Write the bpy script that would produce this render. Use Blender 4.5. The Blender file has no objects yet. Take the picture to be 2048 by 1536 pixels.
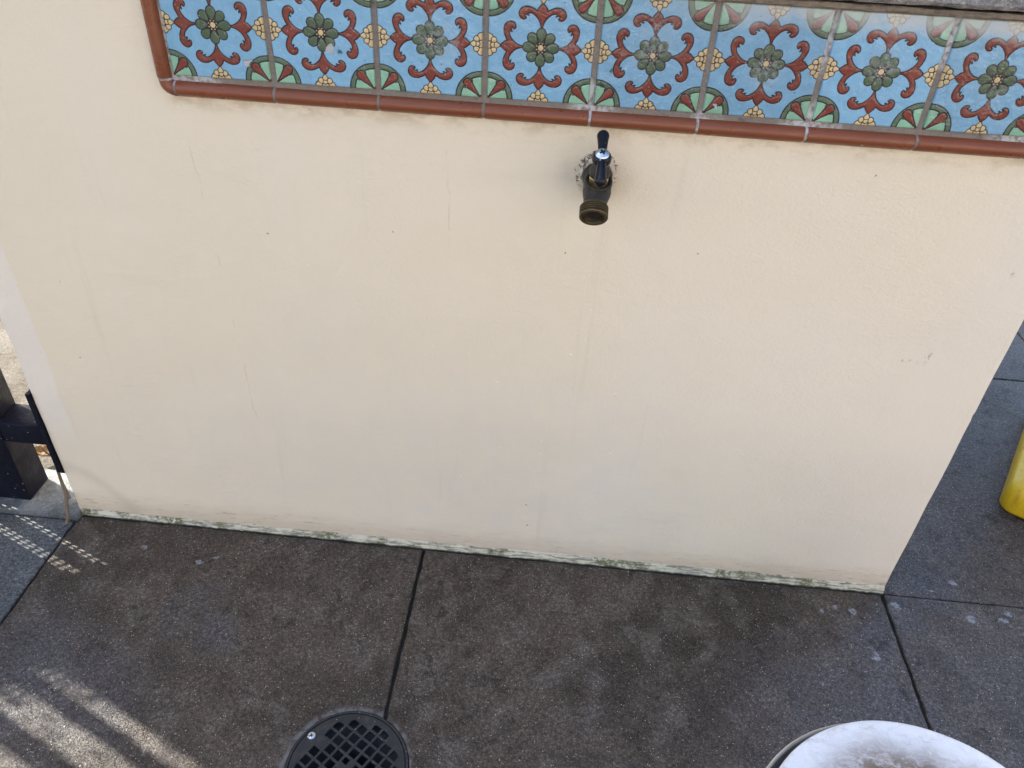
import bpy, bmesh, math, random
import numpy as np
from mathutils import Vector, Matrix, noise as mnoise
random.seed(7); rng = np.random.default_rng(11)
SC = bpy.context.scene; COL = SC.collection
R = math.radians
K = 2/3            # everything below is authored in design units; K turns them into metres

# ---------------------------------------------------------------- camera
cam = bpy.data.cameras.new('camera'); camo = bpy.data.objects.new('camera', cam); COL.objects.link(camo)
camo.location = (0.6017*K, -1.1633*K, 1.3665*K)
camo.rotation_euler = (0.924388, -0.045175, 0.087627)
cam.sensor_fit = 'HORIZONTAL'; cam.sensor_width = 36.0; cam.lens = 1551.7/2048*36
cam.clip_start = 0.02; cam.clip_end = 500
SC.camera = camo

# ---------------------------------------------------------------- world, sun, exposure
ELEV = R(41.5); SX, SY = -0.915, 0.403       # horizontal direction towards the sun
world = bpy.data.worlds.new('World'); SC.world = world; world.use_nodes = True
wn = world.node_tree; sky = wn.nodes.new('ShaderNodeTexSky'); sky.sky_type = 'NISHITA'
sky.sun_disc = False; sky.sun_elevation = ELEV; sky.sun_rotation = math.atan2(SX, SY)
sky.air_density = 1.0; sky.dust_density = 2.5; sky.ozone_density = 1.0
wn.links.new(sky.outputs[0], wn.nodes['Background'].inputs[0]); wn.nodes['Background'].inputs[1].default_value = 0.15
sun = bpy.data.lights.new('sun', 'SUN'); suno = bpy.data.objects.new('sun', sun); COL.objects.link(suno)
sun.energy = 5.0; sun.angle = R(0.53); sun.color = (1.0, 0.935, 0.83)
suno.rotation_euler = Vector((SX*math.cos(ELEV), SY*math.cos(ELEV), math.sin(ELEV))).to_track_quat('Z', 'Y').to_euler()
suno.location = (-6, 3, 6)
SC.view_settings.view_transform = 'Standard'; SC.view_settings.look = 'None'
SC.view_settings.exposure = 1.63; SC.view_settings.gamma = 1.0
SC.render.engine = 'CYCLES'

# ---------------------------------------------------------------- helpers
class MB:
    """collects vertices and faces (design units), built as one mesh"""
    def __init__(s): s.v = []; s.f = []; s.sm = []
    def add(s, vs, fs, smooth=False):
        n = len(s.v); s.v += [tuple(v) for v in vs]
        for f in fs: s.f.append([i+n for i in f]); s.sm.append(smooth)
    def box(s, x0, x1, y0, y1, z0, z1, b=0.0):
        if b <= 0:
            v = [(x, y, z) for z in (z0, z1) for y in (y0, y1) for x in (x0, x1)]
            s.add(v, [(0,2,3,1),(4,5,7,6),(0,1,5,4),(2,6,7,3),(0,4,6,2),(1,3,7,5)]); return
        bm = bmesh.new()
        bmesh.ops.create_cube(bm, size=1, matrix=Matrix.Translation(((x0+x1)/2,(y0+y1)/2,(z0+z1)/2)) @ Matrix.Diagonal((x1-x0, y1-y0, z1-z0, 1)))
        bmesh.ops.bevel(bm, geom=list(bm.edges), offset=b, segments=3, profile=0.5, affect='EDGES')
        bm.verts.ensure_lookup_table()
        s.add([v.co[:] for v in bm.verts], [[v.index for v in f.verts] for f in bm.faces], True); bm.free()
    def lathe(s, o, axis, prof, n=48, cap0=True, cap1=True, wob=None, x_ref=None):
        a = Vector(axis).normalized(); u = Vector(x_ref or ((1,0,0) if abs(a.x) < .9 else (0,1,0))); u = (u - a*u.dot(a)).normalized(); w = a.cross(u)
        o = Vector(o); vs = []
        for k, (t, r) in enumerate(prof):
            for i in range(n):
                th = 2*math.pi*i/n; rr = r*(1+(wob(th, t) if wob else 0))
                vs.append(o + a*t + (u*math.cos(th)+w*math.sin(th))*rr)
        fs = [[k*n+i, k*n+(i+1)%n, (k+1)*n+(i+1)%n, (k+1)*n+i] for k in range(len(prof)-1) for i in range(n)]
        if cap0: fs.append(list(range(n))[::-1])
        if cap1: fs.append([(len(prof)-1)*n+i for i in range(n)])
        s.add(vs, fs, True)
    def tube(s, pts, rad, n=16, cap=True):
        pts = [Vector(p) for p in pts]; vs = []; N = len(pts)
        up = Vector((1, 0.01, 0.02))
        for k in range(N):
            t = (pts[min(k+1, N-1)]-pts[max(k-1, 0)]).normalized()
            u = (up - t*up.dot(t)); u = u.normalized() if u.length > 1e-4 else t.orthogonal().normalized(); w = t.cross(u)
            r = rad[k] if isinstance(rad, (list, tuple)) else rad
            for i in range(n):
                th = 2*math.pi*i/n; vs.append(pts[k]+(u*math.cos(th)+w*math.sin(th))*r)
        fs = [[k*n+i, k*n+(i+1)%n, (k+1)*n+(i+1)%n, (k+1)*n+i] for k in range(N-1) for i in range(n)]
        if cap: fs += [list(range(n))[::-1], [(N-1)*n+i for i in range(n)]]
        s.add(vs, fs, True)
    def build(s, name, mat, parent=None, off=(0,0,0)):
        me = bpy.data.meshes.new(name)
        me.from_pydata([tuple((v[i]-off[i])*K for i in range(3)) for v in s.v], [], s.f); 
        me.polygons.foreach_set('use_smooth', s.sm)
        bm = bmesh.new(); bm.from_mesh(me); bmesh.ops.recalc_face_normals(bm, faces=bm.faces); bm.to_mesh(me); bm.free()
        return link(name, me, mat, parent)
def link(name, me, mat, parent=None):
    me.name = name; o = bpy.data.objects.new(name, me); COL.objects.link(o)
    if mat is not None and not len(me.materials): me.materials.append(mat)
    if parent: o.parent = parent
    sharp(o); return o
def sharp(o, ang=40):
    me = o.data; bm = bmesh.new(); bm.from_mesh(me)
    for e in bm.edges:
        if len(e.link_faces) == 2 and e.calc_face_angle(0) > R(ang): e.smooth = False
    bm.to_mesh(me); bm.free()
def thing(name, label, cat, loc=(0,0,0), group=None):
    o = bpy.data.objects.new(name, None); COL.objects.link(o); o.location = tuple(c*K for c in loc)
    o.empty_display_size = 0.05; o['label'] = label; o['category'] = cat
    if group: o['group'] = group
    return o
def tag(o, label, cat, group=None):
    o['label'] = label; o['category'] = cat
    if group: o['group'] = group
    return o
def struct(o): o['kind'] = 'structure'; return o

class NT:
    """short node-tree writer"""
    def __init__(s, name):
        s.m = bpy.data.materials.new(name); s.m.use_nodes = True; s.t = s.m.node_tree
        s.b = s.t.nodes['Principled BSDF']; s.l = s.t.links
        g = s.t.nodes.new('ShaderNodeNewGeometry'); mm = s.t.nodes.new('ShaderNodeVectorMath'); mm.operation = 'SCALE'
        s.l.new(g.outputs['Position'], mm.inputs[0]); mm.inputs['Scale'].default_value = 1/K; s.pos = mm.outputs[0]; s.geo = g
        sp = s.t.nodes.new('ShaderNodeSeparateXYZ'); s.l.new(s.pos, sp.inputs[0]); s.X, s.Y, s.Z = sp.outputs
    def put(s, inp, v):
        if isinstance(v, bpy.types.NodeSocket): s.l.new(v, inp)
        elif isinstance(v, (tuple, list)) and len(v) == 3 and inp.type == 'RGBA': inp.default_value = (*v, 1)
        else: inp.default_value = v
    def noise(s, scale, detail=4, rough=.55, vec=None, dist=0.0, out=0):
        n = s.t.nodes.new('ShaderNodeTexNoise'); s.l.new(vec or s.pos, n.inputs['Vector'])
        n.inputs['Scale'].default_value = scale; n.inputs['Detail'].default_value = detail; n.inputs['Roughness'].default_value = rough; n.inputs['Distortion'].default_value = dist
        return n.outputs[out]
    def voro(s, scale, vec=None, feat='F1', out='Distance', rnd=1.0):
        n = s.t.nodes.new('ShaderNodeTexVoronoi'); n.feature = feat; s.l.new(vec or s.pos, n.inputs['Vector']); n.inputs['Scale'].default_value = scale
        n.inputs['Randomness'].default_value = rnd
        return n.outputs[out]
    def math(s, op, a, b=0.0, c=0.0, clamp=False):
        n = s.t.nodes.new('ShaderNodeMath'); n.operation = op; n.use_clamp = clamp
        s.put(n.inputs[0], a); s.put(n.inputs[1], b); s.put(n.inputs[2], c); return n.outputs[0]
    def ramp(s, v, a, b, lo=0.0, hi=1.0):
        n = s.t.nodes.new('ShaderNodeMapRange'); n.interpolation_type = 'SMOOTHSTEP'
        s.put(n.inputs[0], v)
        if a > b: a, b, lo, hi = b, a, hi, lo
        for i, q in zip((1,2,3,4), (a,b,lo,hi)): n.inputs[i].default_value = q
        return n.outputs[0]
    def mix(s, f, a, b, mode='MIX'):
        n = s.t.nodes.new('ShaderNodeMix'); n.data_type = 'RGBA'; n.blend_type = mode
        s.put(n.inputs[0], f); s.put(n.inputs[6], a); s.put(n.inputs[7], b); return n.outputs[2]
    def scalevec(s, x, y, z, vec=None):
        n = s.t.nodes.new('ShaderNodeVectorMath'); n.operation = 'MULTIPLY'; s.l.new(vec or s.pos, n.inputs[0]); n.inputs[1].default_value = (x,y,z); return n.outputs[0]
    def warp(s, amt, scale, detail=3):
        n = s.t.nodes.new('ShaderNodeTexNoise'); s.l.new(s.pos, n.inputs['Vector']); n.inputs['Scale'].default_value = scale; n.inputs['Detail'].default_value = detail
        a = s.t.nodes.new('ShaderNodeVectorMath'); a.operation = 'MULTIPLY_ADD'; s.l.new(n.outputs[1], a.inputs[0]); a.inputs[1].default_value = (amt,)*3; 
        b = s.t.nodes.new('ShaderNodeVectorMath'); b.operation = 'SUBTRACT'; s.l.new(s.pos, b.inputs[0]); b.inputs[1].default_value = (amt*.5,)*3
        s.l.new(b.outputs[0], a.inputs[2]); return a.outputs[0]
    def spot(s, vec, p, r, soft=.3, sc=(1,1,1)):
        n = s.t.nodes.new('ShaderNodeVectorMath'); n.operation = 'SUBTRACT'; s.l.new(vec, n.inputs[0]); n.inputs[1].default_value = p
        m = s.t.nodes.new('ShaderNodeVectorMath'); m.operation = 'MULTIPLY'; s.l.new(n.outputs[0], m.inputs[0]); m.inputs[1].default_value = sc
        q = s.t.nodes.new('ShaderNodeVectorMath'); q.operation = 'LENGTH'; s.l.new(m.outputs[0], q.inputs[0])
        return s.ramp(q.outputs['Value'], r*(1+soft), r*(1-soft))
    def any(s, lst):
        o = lst[0]
        for x in lst[1:]: o = s.math('MAXIMUM', o, x)
        return o
    def bump(s, h, dist, strength=1.0, prev=None):
        n = s.t.nodes.new('ShaderNodeBump'); s.l.new(h, n.inputs['Height']); n.inputs['Distance'].default_value = dist*K; n.inputs['Strength'].default_value = strength
        if prev: s.l.new(prev, n.inputs['Normal'])
        return n.outputs[0]
    def out(s, col=None, rough=None, metal=None, normal=None, **kw):
        if col is not None: s.put(s.b.inputs['Base Color'], col)
        if rough is not None: s.put(s.b.inputs['Roughness'], rough)
        if metal is not None: s.put(s.b.inputs['Metallic'], metal)
        if normal is not None: s.put(s.b.inputs['Normal'], normal)
        for k, v in kw.items(): s.put(s.b.inputs[k.replace('_', ' ')], v)
        return s.m

# ---------------------------------------------------------------- materials
def mat_wall():
    n = NT('painted_stucco')
    base = n.mix(n.noise(3.0, 3), (0.745, 0.664, 0.512), (0.785, 0.704, 0.552))
    base = n.mix(n.ramp(n.noise(1.1, 4, vec=n.scalevec(1, 1, .5)), .42, .68), base, (0.758, 0.692, 0.580))
    # repainted strip along the left edge
    xe = n.math('ADD', n.X, n.math('MULTIPLY', n.noise(9, 2), .02))
    patch = n.math('MULTIPLY', n.ramp(xe, -.370, -.378), n.ramp(n.Z, .88, .66))
    patch = n.math('MULTIPLY', patch, n.ramp(n.Z, .18, .32))
    base = n.mix(n.math('MULTIPLY', patch, .45), base, (0.80, 0.755, 0.72))
    # old roller laps and faint run marks
    run = n.ramp(n.noise(30, 5, .6, vec=n.scalevec(1, 1, .07)), .60, .78)
    base = n.mix(n.math('MULTIPLY', run, .16), base, (0.50, 0.43, 0.34))
    # darker ring left by splash, low on the left corner
    arc = n.spot(n.warp(.03, 8), (-.50, 0, -.05), .215, .07)
    arc2 = n.spot(n.warp(.03, 8), (-.50, 0, -.05), .20, .16)
    ring = n.math('MULTIPLY', n.math('SUBTRACT', arc, arc2, clamp=True), .35)
    base = n.mix(ring, base, (0.33, 0.28, 0.20))
    # grime near the floor
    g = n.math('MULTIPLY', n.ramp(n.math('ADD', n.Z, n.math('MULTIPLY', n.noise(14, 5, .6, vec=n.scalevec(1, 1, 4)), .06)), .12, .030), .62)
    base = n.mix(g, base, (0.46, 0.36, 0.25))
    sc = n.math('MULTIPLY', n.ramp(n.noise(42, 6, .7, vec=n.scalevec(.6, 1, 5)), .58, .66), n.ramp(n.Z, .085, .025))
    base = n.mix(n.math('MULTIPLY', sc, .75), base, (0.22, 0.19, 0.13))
    cool_shade = n.spot(n.warp(.25, 3.5, 4), (.42, 0, .20), .34, .85, (.55, 0, 1.15))  # painted shade: cooler, dimmer light and bluish floor reflection mixed into the colour
    base = n.mix(n.math('MULTIPLY', cool_shade, n.ramp(n.noise(16, 4), .3, .7, .20, .34)), base, (.56, .57, .57))
    # grime under the tile trim
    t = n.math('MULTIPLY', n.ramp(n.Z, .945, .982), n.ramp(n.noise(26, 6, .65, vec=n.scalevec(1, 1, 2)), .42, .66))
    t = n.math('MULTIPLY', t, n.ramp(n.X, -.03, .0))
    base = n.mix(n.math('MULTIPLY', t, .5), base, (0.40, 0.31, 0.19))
    # browner tint around the tap
    tp = n.spot(n.warp(.03, 30), (.652, 0.008, .905), .05, .55)
    base = n.mix(n.math('MULTIPLY', tp, .38), base, (0.45, 0.38, 0.28))
    # hairline cracks wandering down from the trim
    wob = n.math('MULTIPLY', n.math('SUBTRACT', n.noise(7, 5, .65, vec=n.scalevec(0, 0, 1)), .5), .045)
    for x0, sl, z0, z1 in ((.0, .035, .30, .985), (.42, .0, .72, .98), (1.02, -.02, .86, .99)):
        dx = n.math('ABSOLUTE', n.math('SUBTRACT', n.X, n.math('ADD', n.math('MULTIPLY', n.math('SUBTRACT', 1.0, n.Z), sl), n.math('ADD', wob, x0))))
        ck = n.math('MULTIPLY', n.ramp(dx, .0018, .0004), n.math('MULTIPLY', n.ramp(n.Z, z0, z0+.05), n.ramp(n.Z, z1, z1-.01)))
        base = n.mix(n.math('MULTIPLY', n.math('MULTIPLY', ck, n.ramp(n.noise(24, 4), .48, .62)), .20), base, (.30, .25, .18))
    # drip line below the tap
    dr = n.math('MULTIPLY', n.ramp(n.math('ABSOLUTE', n.math('SUBTRACT', n.X, n.math('ADD', .655, n.math('MULTIPLY', n.noise(5, 2), .02)))), .030, .004), n.math('MULTIPLY', n.ramp(n.Z, .90, .82), n.ramp(n.Z, .25, .6)))
    base = n.mix(n.math('MULTIPLY', n.math('MULTIPLY', dr, n.ramp(n.noise(60, 4, .6, vec=n.scalevec(1, 1, .06)), .45, .65)), .10), base, (.45, .38, .28))
    # dark specks
    d = n.ramp(n.voro(16, vec=n.warp(.006, 150)), .035, .022)
    d = n.math('MULTIPLY', d, n.ramp(n.noise(3.3, 2), .48, .56))
    base = n.mix(n.math('MULTIPLY', d, .7), base, (0.09, 0.07, 0.05))
    # light flecks where water dries
    w = n.ramp(n.voro(60, vec=n.warp(.016, 110)), .12, .06)
    area = n.spot(n.warp(.12, 5), (.60, 0, .38), .24, .5, (1, 0, .75))
    w = n.math('MULTIPLY', n.math('MULTIPLY', w, area), n.ramp(n.noise(11, 3), .5, .6))
    base = n.mix(w, base, (0.90, 0.88, 0.83))
    # scuff marks on the right
    sp = [n.spot(n.warp(.008, 80), (1.262, 0, .622), .005, .5, (1.0, 0, .35)), n.spot(n.warp(.008, 80), (1.233, 0, .61), .005, .5, (.35, 0, 1.6)),
          n.spot(n.warp(.004, 90), (1.336, 0, .793), .0045, .5, (.9, 0, .8)), n.spot(n.warp(.003, 90), (1.02, 0, .32), .003, .5, (.6, 0, 1)),
          n.spot(n.warp(.003, 200), (.718, 0, .957), .0042, .4), n.spot(n.warp(.003, 200), (-.312, 0, .735), .0032, .4)]
    base = n.mix(n.math('MULTIPLY', n.any(sp), n.ramp(n.noise(160, 2), .48, .66, 0, .6)), base, (0.17, 0.14, 0.11))
    # orange peel
    h1 = n.noise(200, 3, .55, dist=.15, vec=n.scalevec(.8, 1, 1.15)); h2 = n.noise(340, 2, .5); h3 = n.noise(9, 3)
    h = n.math('ADD', n.math('MULTIPLY', h1, 1.0), n.math('MULTIPLY', h2, .35))
    amt = n.ramp(n.noise(4, 2), .35, .65, .55, 1.0)
    b1 = n.bump(n.math('MULTIPLY', h, amt), .0022, .6)
    b2 = n.bump(n.math('ADD', h3, n.math('MULTIPLY', n.noise(30, 4, .6, vec=n.scalevec(.6, 1, 1.3)), .22)), .006, .45, b1)
    crack = n.bump(n.ramp(n.voro(7.5, vec=n.warp(.14, 5), feat='DISTANCE_TO_EDGE'), .0, .004), .0006, n.math('MULTIPLY', .35, 1) if False else .3, b2)
    return n.out(base, n.ramp(n.noise(6), .3, .7, .42, .6), normal=crack, Specular_IOR_Level=.4)

def mat_strip():
    n = NT('peeling_base_strip')
    st = n.noise(75, 6, .72, vec=n.scalevec(.30, 1, 2.8))
    c = n.mix(n.ramp(st, .40, .56), (0.22, 0.22, 0.17), (0.60, 0.58, 0.46))
    moss = n.math('MULTIPLY', n.ramp(n.noise(11, 4, .6), .46, .60), n.ramp(n.noise(130, 4, .7), .38, .55))
    c = n.mix(n.math('MULTIPLY', moss, .85), c, (0.085, 0.095, 0.025))
    dk = n.ramp(n.noise(36, 6, .7, vec=n.scalevec(.5, 1, 3)), .60, .68)
    c = n.mix(n.math('MULTIPLY', dk, .8), c, (0.03, 0.035, 0.035))
    c = n.mix(n.ramp(n.math('ADD', n.Z, n.math('MULTIPLY', n.noise(40, 4, .7), .008)), .0085, .0045), c, (0.022, 0.028, 0.022))
    return n.out(c, .75, normal=n.bump(st, .004, .8))

def concrete(name, dark, mid, pale, blue, skypts, spots=(), rough=(.36, .52), specks=1.0, spec=.42, con=1.0):
    n = NT(name)
    big = n.noise(2.2, 5, .6); med = n.noise(13, 5, .62); fin = n.noise(120, 6, .75)
    c = n.mix(n.ramp(big, .40, .60), dark, mid)
    c = n.mix(n.math('MULTIPLY', n.ramp(n.noise(6, 6, .7, dist=.5), .50, .62), .55*con), c, tuple(q*w_ for q, w_ in zip(dark, (.72, .60, .50))))
    c = n.mix(n.math('MULTIPLY', n.ramp(med, .46, .66), .65), c, pale)
    c = n.mix(n.math('MULTIPLY', n.ramp(n.noise(19, 6, .7), .50, .64), .45), c, tuple(q*.45 for q in dark))
    if skypts:
        wv = n.warp(.30, 4.5, 5)
        msk = n.any([n.spot(wv, p, r, .65) for p, r in skypts])  # bluish sky reflection on damp paving, painted into the colour as patches
        c = n.mix(n.math('MULTIPLY', msk, n.ramp(n.noise(8, 6, .7), .25, .6, .25, .75)), c, blue)
    blot = n.math('MULTIPLY', n.ramp(n.noise(27, 5, .65, dist=.4), .52, .66), n.ramp(n.noise(3.1, 3), .38, .60, .2, 1.0)); c = n.mix(n.math('MULTIPLY', blot, .80*con), c, tuple(q*.34 for q in dark))
    c = n.mix(n.ramp(fin, .40, .62, .0, .85*con), c, n.mix(1.0, c, (0.26, 0.26, 0.26), 'MULTIPLY'))
    c = n.mix(n.ramp(n.noise(210, 3, .6), .50, .62, 0, .6*con), c, n.mix(1.0, c, (2.4, 2.4, 2.4), 'MULTIPLY'))
    g0_ = n.voro(250, out='Distance'); s0_ = n.t.nodes.new('ShaderNodeSeparateColor'); n.l.new(n.voro(250, out='Color'), s0_.inputs[0])
    c = n.mix(n.math('MULTIPLY', n.math('MULTIPLY', n.ramp(g0_, .30, .16), n.ramp(s0_.outputs[0], .90, .93)), .95*specks), c, (0.60, 0.56, 0.50))
    c = n.mix(n.math('MULTIPLY', n.math('MULTIPLY', n.ramp(g0_, .40, .2), n.ramp(s0_.outputs[1], .80, .9)), .7), c, (0.016, 0.014, 0.014))
    g1 = n.voro(480, out='Distance'); gc = n.voro(480, out='Color')
    sepc = n.t.nodes.new('ShaderNodeSeparateColor'); n.l.new(gc, sepc.inputs[0])
    grain = n.math('MULTIPLY', n.ramp(g1, .42, .22), n.ramp(sepc.outputs[0], .93, .97))
    c = n.mix(n.math('MULTIPLY', grain, .8*specks), c, (0.36, 0.34, 0.31))
    grain2 = n.math('MULTIPLY', n.ramp(g1, .45, .25), n.ramp(sepc.outputs[1], .68, .85))
    c = n.mix(n.math('MULTIPLY', grain2, .8*specks), c, tuple(q*3.0 for q in mid))
    pit = n.math('MULTIPLY', n.ramp(g1, .45, .2), n.ramp(sepc.outputs[2], .78, .9))
    c = n.mix(n.math('MULTIPLY', pit, .75), c, (0.012, 0.011, 0.011))
    if spots:
        wv = n.warp(.022, 70, 3)
        m = n.any([n.spot(wv, (x, y, 0), r, .3, (1, sy, 0)) for x, y, r, sy in spots])
        c = n.mix(n.math('MULTIPLY', m, n.ramp(n.noise(150, 4, .7), .36, .58, .10, .75)), c, (0.34, 0.36, 0.40))
    if spots:
        q = n.math('SUBTRACT', 1.0, n.ramp(n.noise(60, 4), .35, .6)); rg_ = n.math('MULTIPLY', n.spot(n.warp(.012, 40), (.3135, -.5063, 0), .1145, .035), n.math('SUBTRACT', 1.0, q))
        c = n.mix(n.math('MULTIPLY', rg_, .75), c, (0.20, 0.20, 0.21))
    rg = n.ramp(n.noise(5, 5, .6), .35, .65, rough[0], rough[1])
    h = n.math('ADD', n.math('MULTIPLY', fin, .5), n.math('MULTIPLY', n.ramp(g1, .1, .5), .5))
    nb = n.bump(h, .0022, .9); nb = n.bump(med, .006, .35, nb)
    return n.out(c, rg, normal=nb, Specular_IOR_Level=spec)

def mat_simple(name, col, rough=.5, metal=0, var=.25, scale=40, bump=0, bscale=200, spec=.5, coat=0, speck=0, speckc=(.5,.5,.5)):
    n = NT(name)
    c = n.mix(n.noise(scale, 5, .65), tuple(q*(1-var) for q in col), tuple(min(1, q*(1+var)) for q in col))
    if speck:
        c = n.mix(n.math('MULTIPLY', n.ramp(n.voro(speck, vec=n.warp(.004, 200)), .13, .07), n.ramp(n.noise(25, 2), .5, .6)), c, speckc)
    kw = dict(Specular_IOR_Level=spec)
    if coat: kw['Coat_Weight'] = coat; kw['Coat_Roughness'] = .12
    nm = n.bump(n.noise(bscale, 3), bump, .6) if bump else None
    return n.out(c, n.ramp(n.noise(scale*.7, 3), .3, .7, rough*.8, min(1, rough*1.25)), metal, nm, **kw)

def mat_glaze():
    n = NT('decorated_glaze')
    a = n.t.nodes.new('ShaderNodeVertexColor'); a.layer_name = 'Col'
    oi = n.t.nodes.new('ShaderNodeObjectInfo')
    hv = n.t.nodes.new('ShaderNodeHueSaturation'); n.l.new(a.outputs[0], hv.inputs['Color']); n.put(hv.inputs['Value'], n.ramp(oi.outputs['Random'], 0, 1, .88, 1.08))
    c = n.mix(1.0, hv.outputs[0], (.76, .76, .78), 'MULTIPLY')
    c = n.mix(n.ramp(n.noise(55, 5, .65), .35, .65, 0, .35), c, n.mix(1.0, c, (.72, .74, .78), 'MULTIPLY'))
    mott = n.math('MULTIPLY', n.ramp(n.noise(260, 3, .6), .60, .75), .22); c = n.mix(mott, c, (.75, .80, .85))
    dsp = n.math('MULTIPLY', n.ramp(n.voro(75, vec=n.warp(.004, 200)), .10, .05), n.ramp(n.noise(10, 2), .5, .62))
    c = n.mix(dsp, c, (.03, .04, .05))
    # worn, limed areas
    wv = n.warp(.05, 30, 4)
    worn = n.any([n.spot(wv, p, r, .55) for p, r in (((.408, 0, 1.085), .028), ((.405, 0, 1.10), .02), ((.71, 0, 1.105), .03), ((1.03, 0, 1.10), .02), ((.87, 0, 1.075), .022), ((1.19, 0, 1.065), .012), ((.60, 0, 1.09), .012))])
    c = n.mix(n.math('MULTIPLY', worn, n.ramp(n.noise(170, 4, .7), .40, .68, .0, .6)), c, (.34, .38, .39))
    lime = n.math('MULTIPLY', n.ramp(n.math('ADD', n.Z, n.math('MULTIPLY', n.noise(14, 4), .05)), 1.150, 1.185), n.ramp(n.X, .66, .92))
    c = n.mix(n.math('MULTIPLY', lime, n.ramp(n.noise(50, 4), .2, .6, .45, .8)), c, (.50, .52, .50))
    # chips through the glaze
    cv = n.warp(.012, 120, 3)
    chip = n.any([n.spot(cv, p, r, .12) for p, r in (((.2485, 0, 1.066), .0072), ((.1225, 0, 1.0375), .0050), ((.1285, 0, 1.042), .003), ((.8115, 0, 1.025), .0035))])
    c = n.mix(chip, c, (.40, .42, .43))
    dk = n.any([n.spot(n.warp(.012, 130), p, r, .3) for p, r in (((.262, 0, 1.063), .004), ((.267, 0, 1.050), .0022), ((.645, 0, 1.042), .004), ((.655, 0, 1.062), .003))])
    c = n.mix(n.math('MULTIPLY', dk, .8), c, (.02, .05, .05))
    rg = n.math('MAXIMUM', n.ramp(n.noise(22, 4), .3, .7, .09, .26), n.math('MULTIPLY', n.any([chip, n.math('MULTIPLY', worn, .55), n.math('MULTIPLY', lime, .7)]), .8))
    nb = n.bump(n.noise(38, 3), .006, .35); nb = n.bump(n.noise(330, 2), .0008, .35, nb); nb = n.bump(n.math('SUBTRACT', 1.0, chip), .002, .8, nb)
    return n.out(c, rg, normal=nb, Specular_IOR_Level=.5)

def mat_trim():
    n = NT('red_brown_glaze')
    oi = n.t.nodes.new('ShaderNodeObjectInfo')
    c = n.mix(n.noise(9, 5, .6), (.165, .044, .019), (.240, .070, .029))
    c = n.mix(n.math('MULTIPLY', oi.outputs['Random'], .35), c, (.19, .066, .026))
    c = n.mix(n.math('MULTIPLY', n.ramp(n.noise(48, 6, .7, vec=n.scalevec(1, 1, 3)), .56, .74), .5), c, (.13, .035, .02))
    ch = n.math('MULTIPLY', n.ramp(n.voro(33, vec=n.warp(.012, 130)), .085, .05), n.ramp(n.noise(7, 2), .50, .58))
    c = n.mix(ch, c, (.50, .36, .26))
    nb = n.bump(n.noise(45, 3), .003, .3)
    return n.out(c, n.ramp(n.noise(30, 4), .3, .7, .26, .42), normal=nb)

def mat_grout():
    n = NT('sanded_grout')
    c = n.mix(n.noise(90, 5, .7), (.17, .148, .128), (.29, .258, .23))
    wv = n.warp(.03, 40)
    e = n.any([n.spot(wv, p, r, .5) for p, r in (((.0, 0, 1.06), .04), ((0, 0, 1.006), .012), ((.632, 0, 1.005), .03), ((.950, 0, 1.0), .038), ((.948, 0, 1.12), .04), ((1.105, 0, 1.13), .03), ((.80, 0, .99), .022), ((1.25, 0, .99), .04), ((.62, 0, 1.03), .015), ((.04, 0, 1.0), .03))])
    c = n.mix(n.math('MULTIPLY', e, n.ramp(n.noise(140, 3), .3, .6)), c, (.52, .52, .54))
    dk = n.ramp(n.noise(24, 5, .7), .58, .70); c = n.mix(n.math('MULTIPLY', dk, .6), c, (.07, .06, .055))
    return n.out(c, .85, normal=n.bump(n.noise(260, 4, .7), .003, .9))

M = {}
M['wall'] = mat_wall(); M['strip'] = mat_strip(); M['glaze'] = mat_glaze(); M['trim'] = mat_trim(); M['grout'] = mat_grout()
M['pave'] = concrete('stained_paving', (.048, .035, .026), (.098, .075, .057), (.158, .135, .115), (.092, .091, .103),
    [((1.27, -.40, 0), .22), ((1.36, -.15, 0), .10), ((1.9, -.35, 0), .40), ((1.47, .02, 0), .10), ((1.9, .6, 0), .55), ((2.4, 1.1, 0), .6), ((-.30, -.42, 0), .15), ((-.05, -.22, 0), .07)],
    [(1.305,-.058,.008,1), (1.24,-.06,.004,.6), (1.27,-.052,.005,1), (1.405,-.028,.009,1), (1.56,-.044,.010,1), (1.63,-.040,.009,1.3), (1.65,-.02,.008,1), (1.325,-.165,.007,.5), (1.555,.052,.008,1.2), (1.50,.024,.006,2), (1.48,.20,.006,2),
     (-.255,-.075,.006,1.4), (-.09,-.083,.009,3.0), (-.12,-.10,.008,1.5), (.98,-.45,.009,1.5), (1.60,-.30,.004,1), (1.61,-.26,.004,1), (1.20,-.24,.004,1)])
M['pave_left'] = concrete('grey_paving', (.075, .083, .088), (.115, .127, .135), (.17, .185, .192), (.10, .112, .125), [((-.6, -.3, 0), .3)], rough=(.4, .65), specks=.5)
M['pale'] = concrete('pale_concrete', (.055, .047, .036), (.092, .08, .062), (.135, .118, .092), None, None, rough=(.6, .85), specks=.3, spec=.4, con=.7)
M['curb'] = concrete('curb_concrete', (.11, .125, .13), (.17, .185, .195), (.24, .255, .26), None, None, rough=(.5, .75), specks=.3, spec=.4, con=.4)
M['joint'] = mat_simple('joint_dirt', (.012, .014, .012), .9, bump=.003, bscale=120)
M['black'] = mat_simple('black_painted_steel', (.006, .007, .015), .62, 0, .4, 30, .0015, 180, spec=.15, speck=75, speckc=(.22,.24,.28))
M['brass_dark'] = mat_simple('tarnished_brass', (.055, .048, .036), .45, .75, .5, 60, .002, 260)
M['brass_body'] = mat_simple('blackened_body', (.036, .033, .030), .46, .4, .5, 50, .0025, 300, speck=60, speckc=(.12,.12,.12))
M['brass_thread'] = mat_simple('worn_brass_thread', (.135, .105, .060), .42, .85, .45, 70, .0015, 260)
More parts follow.
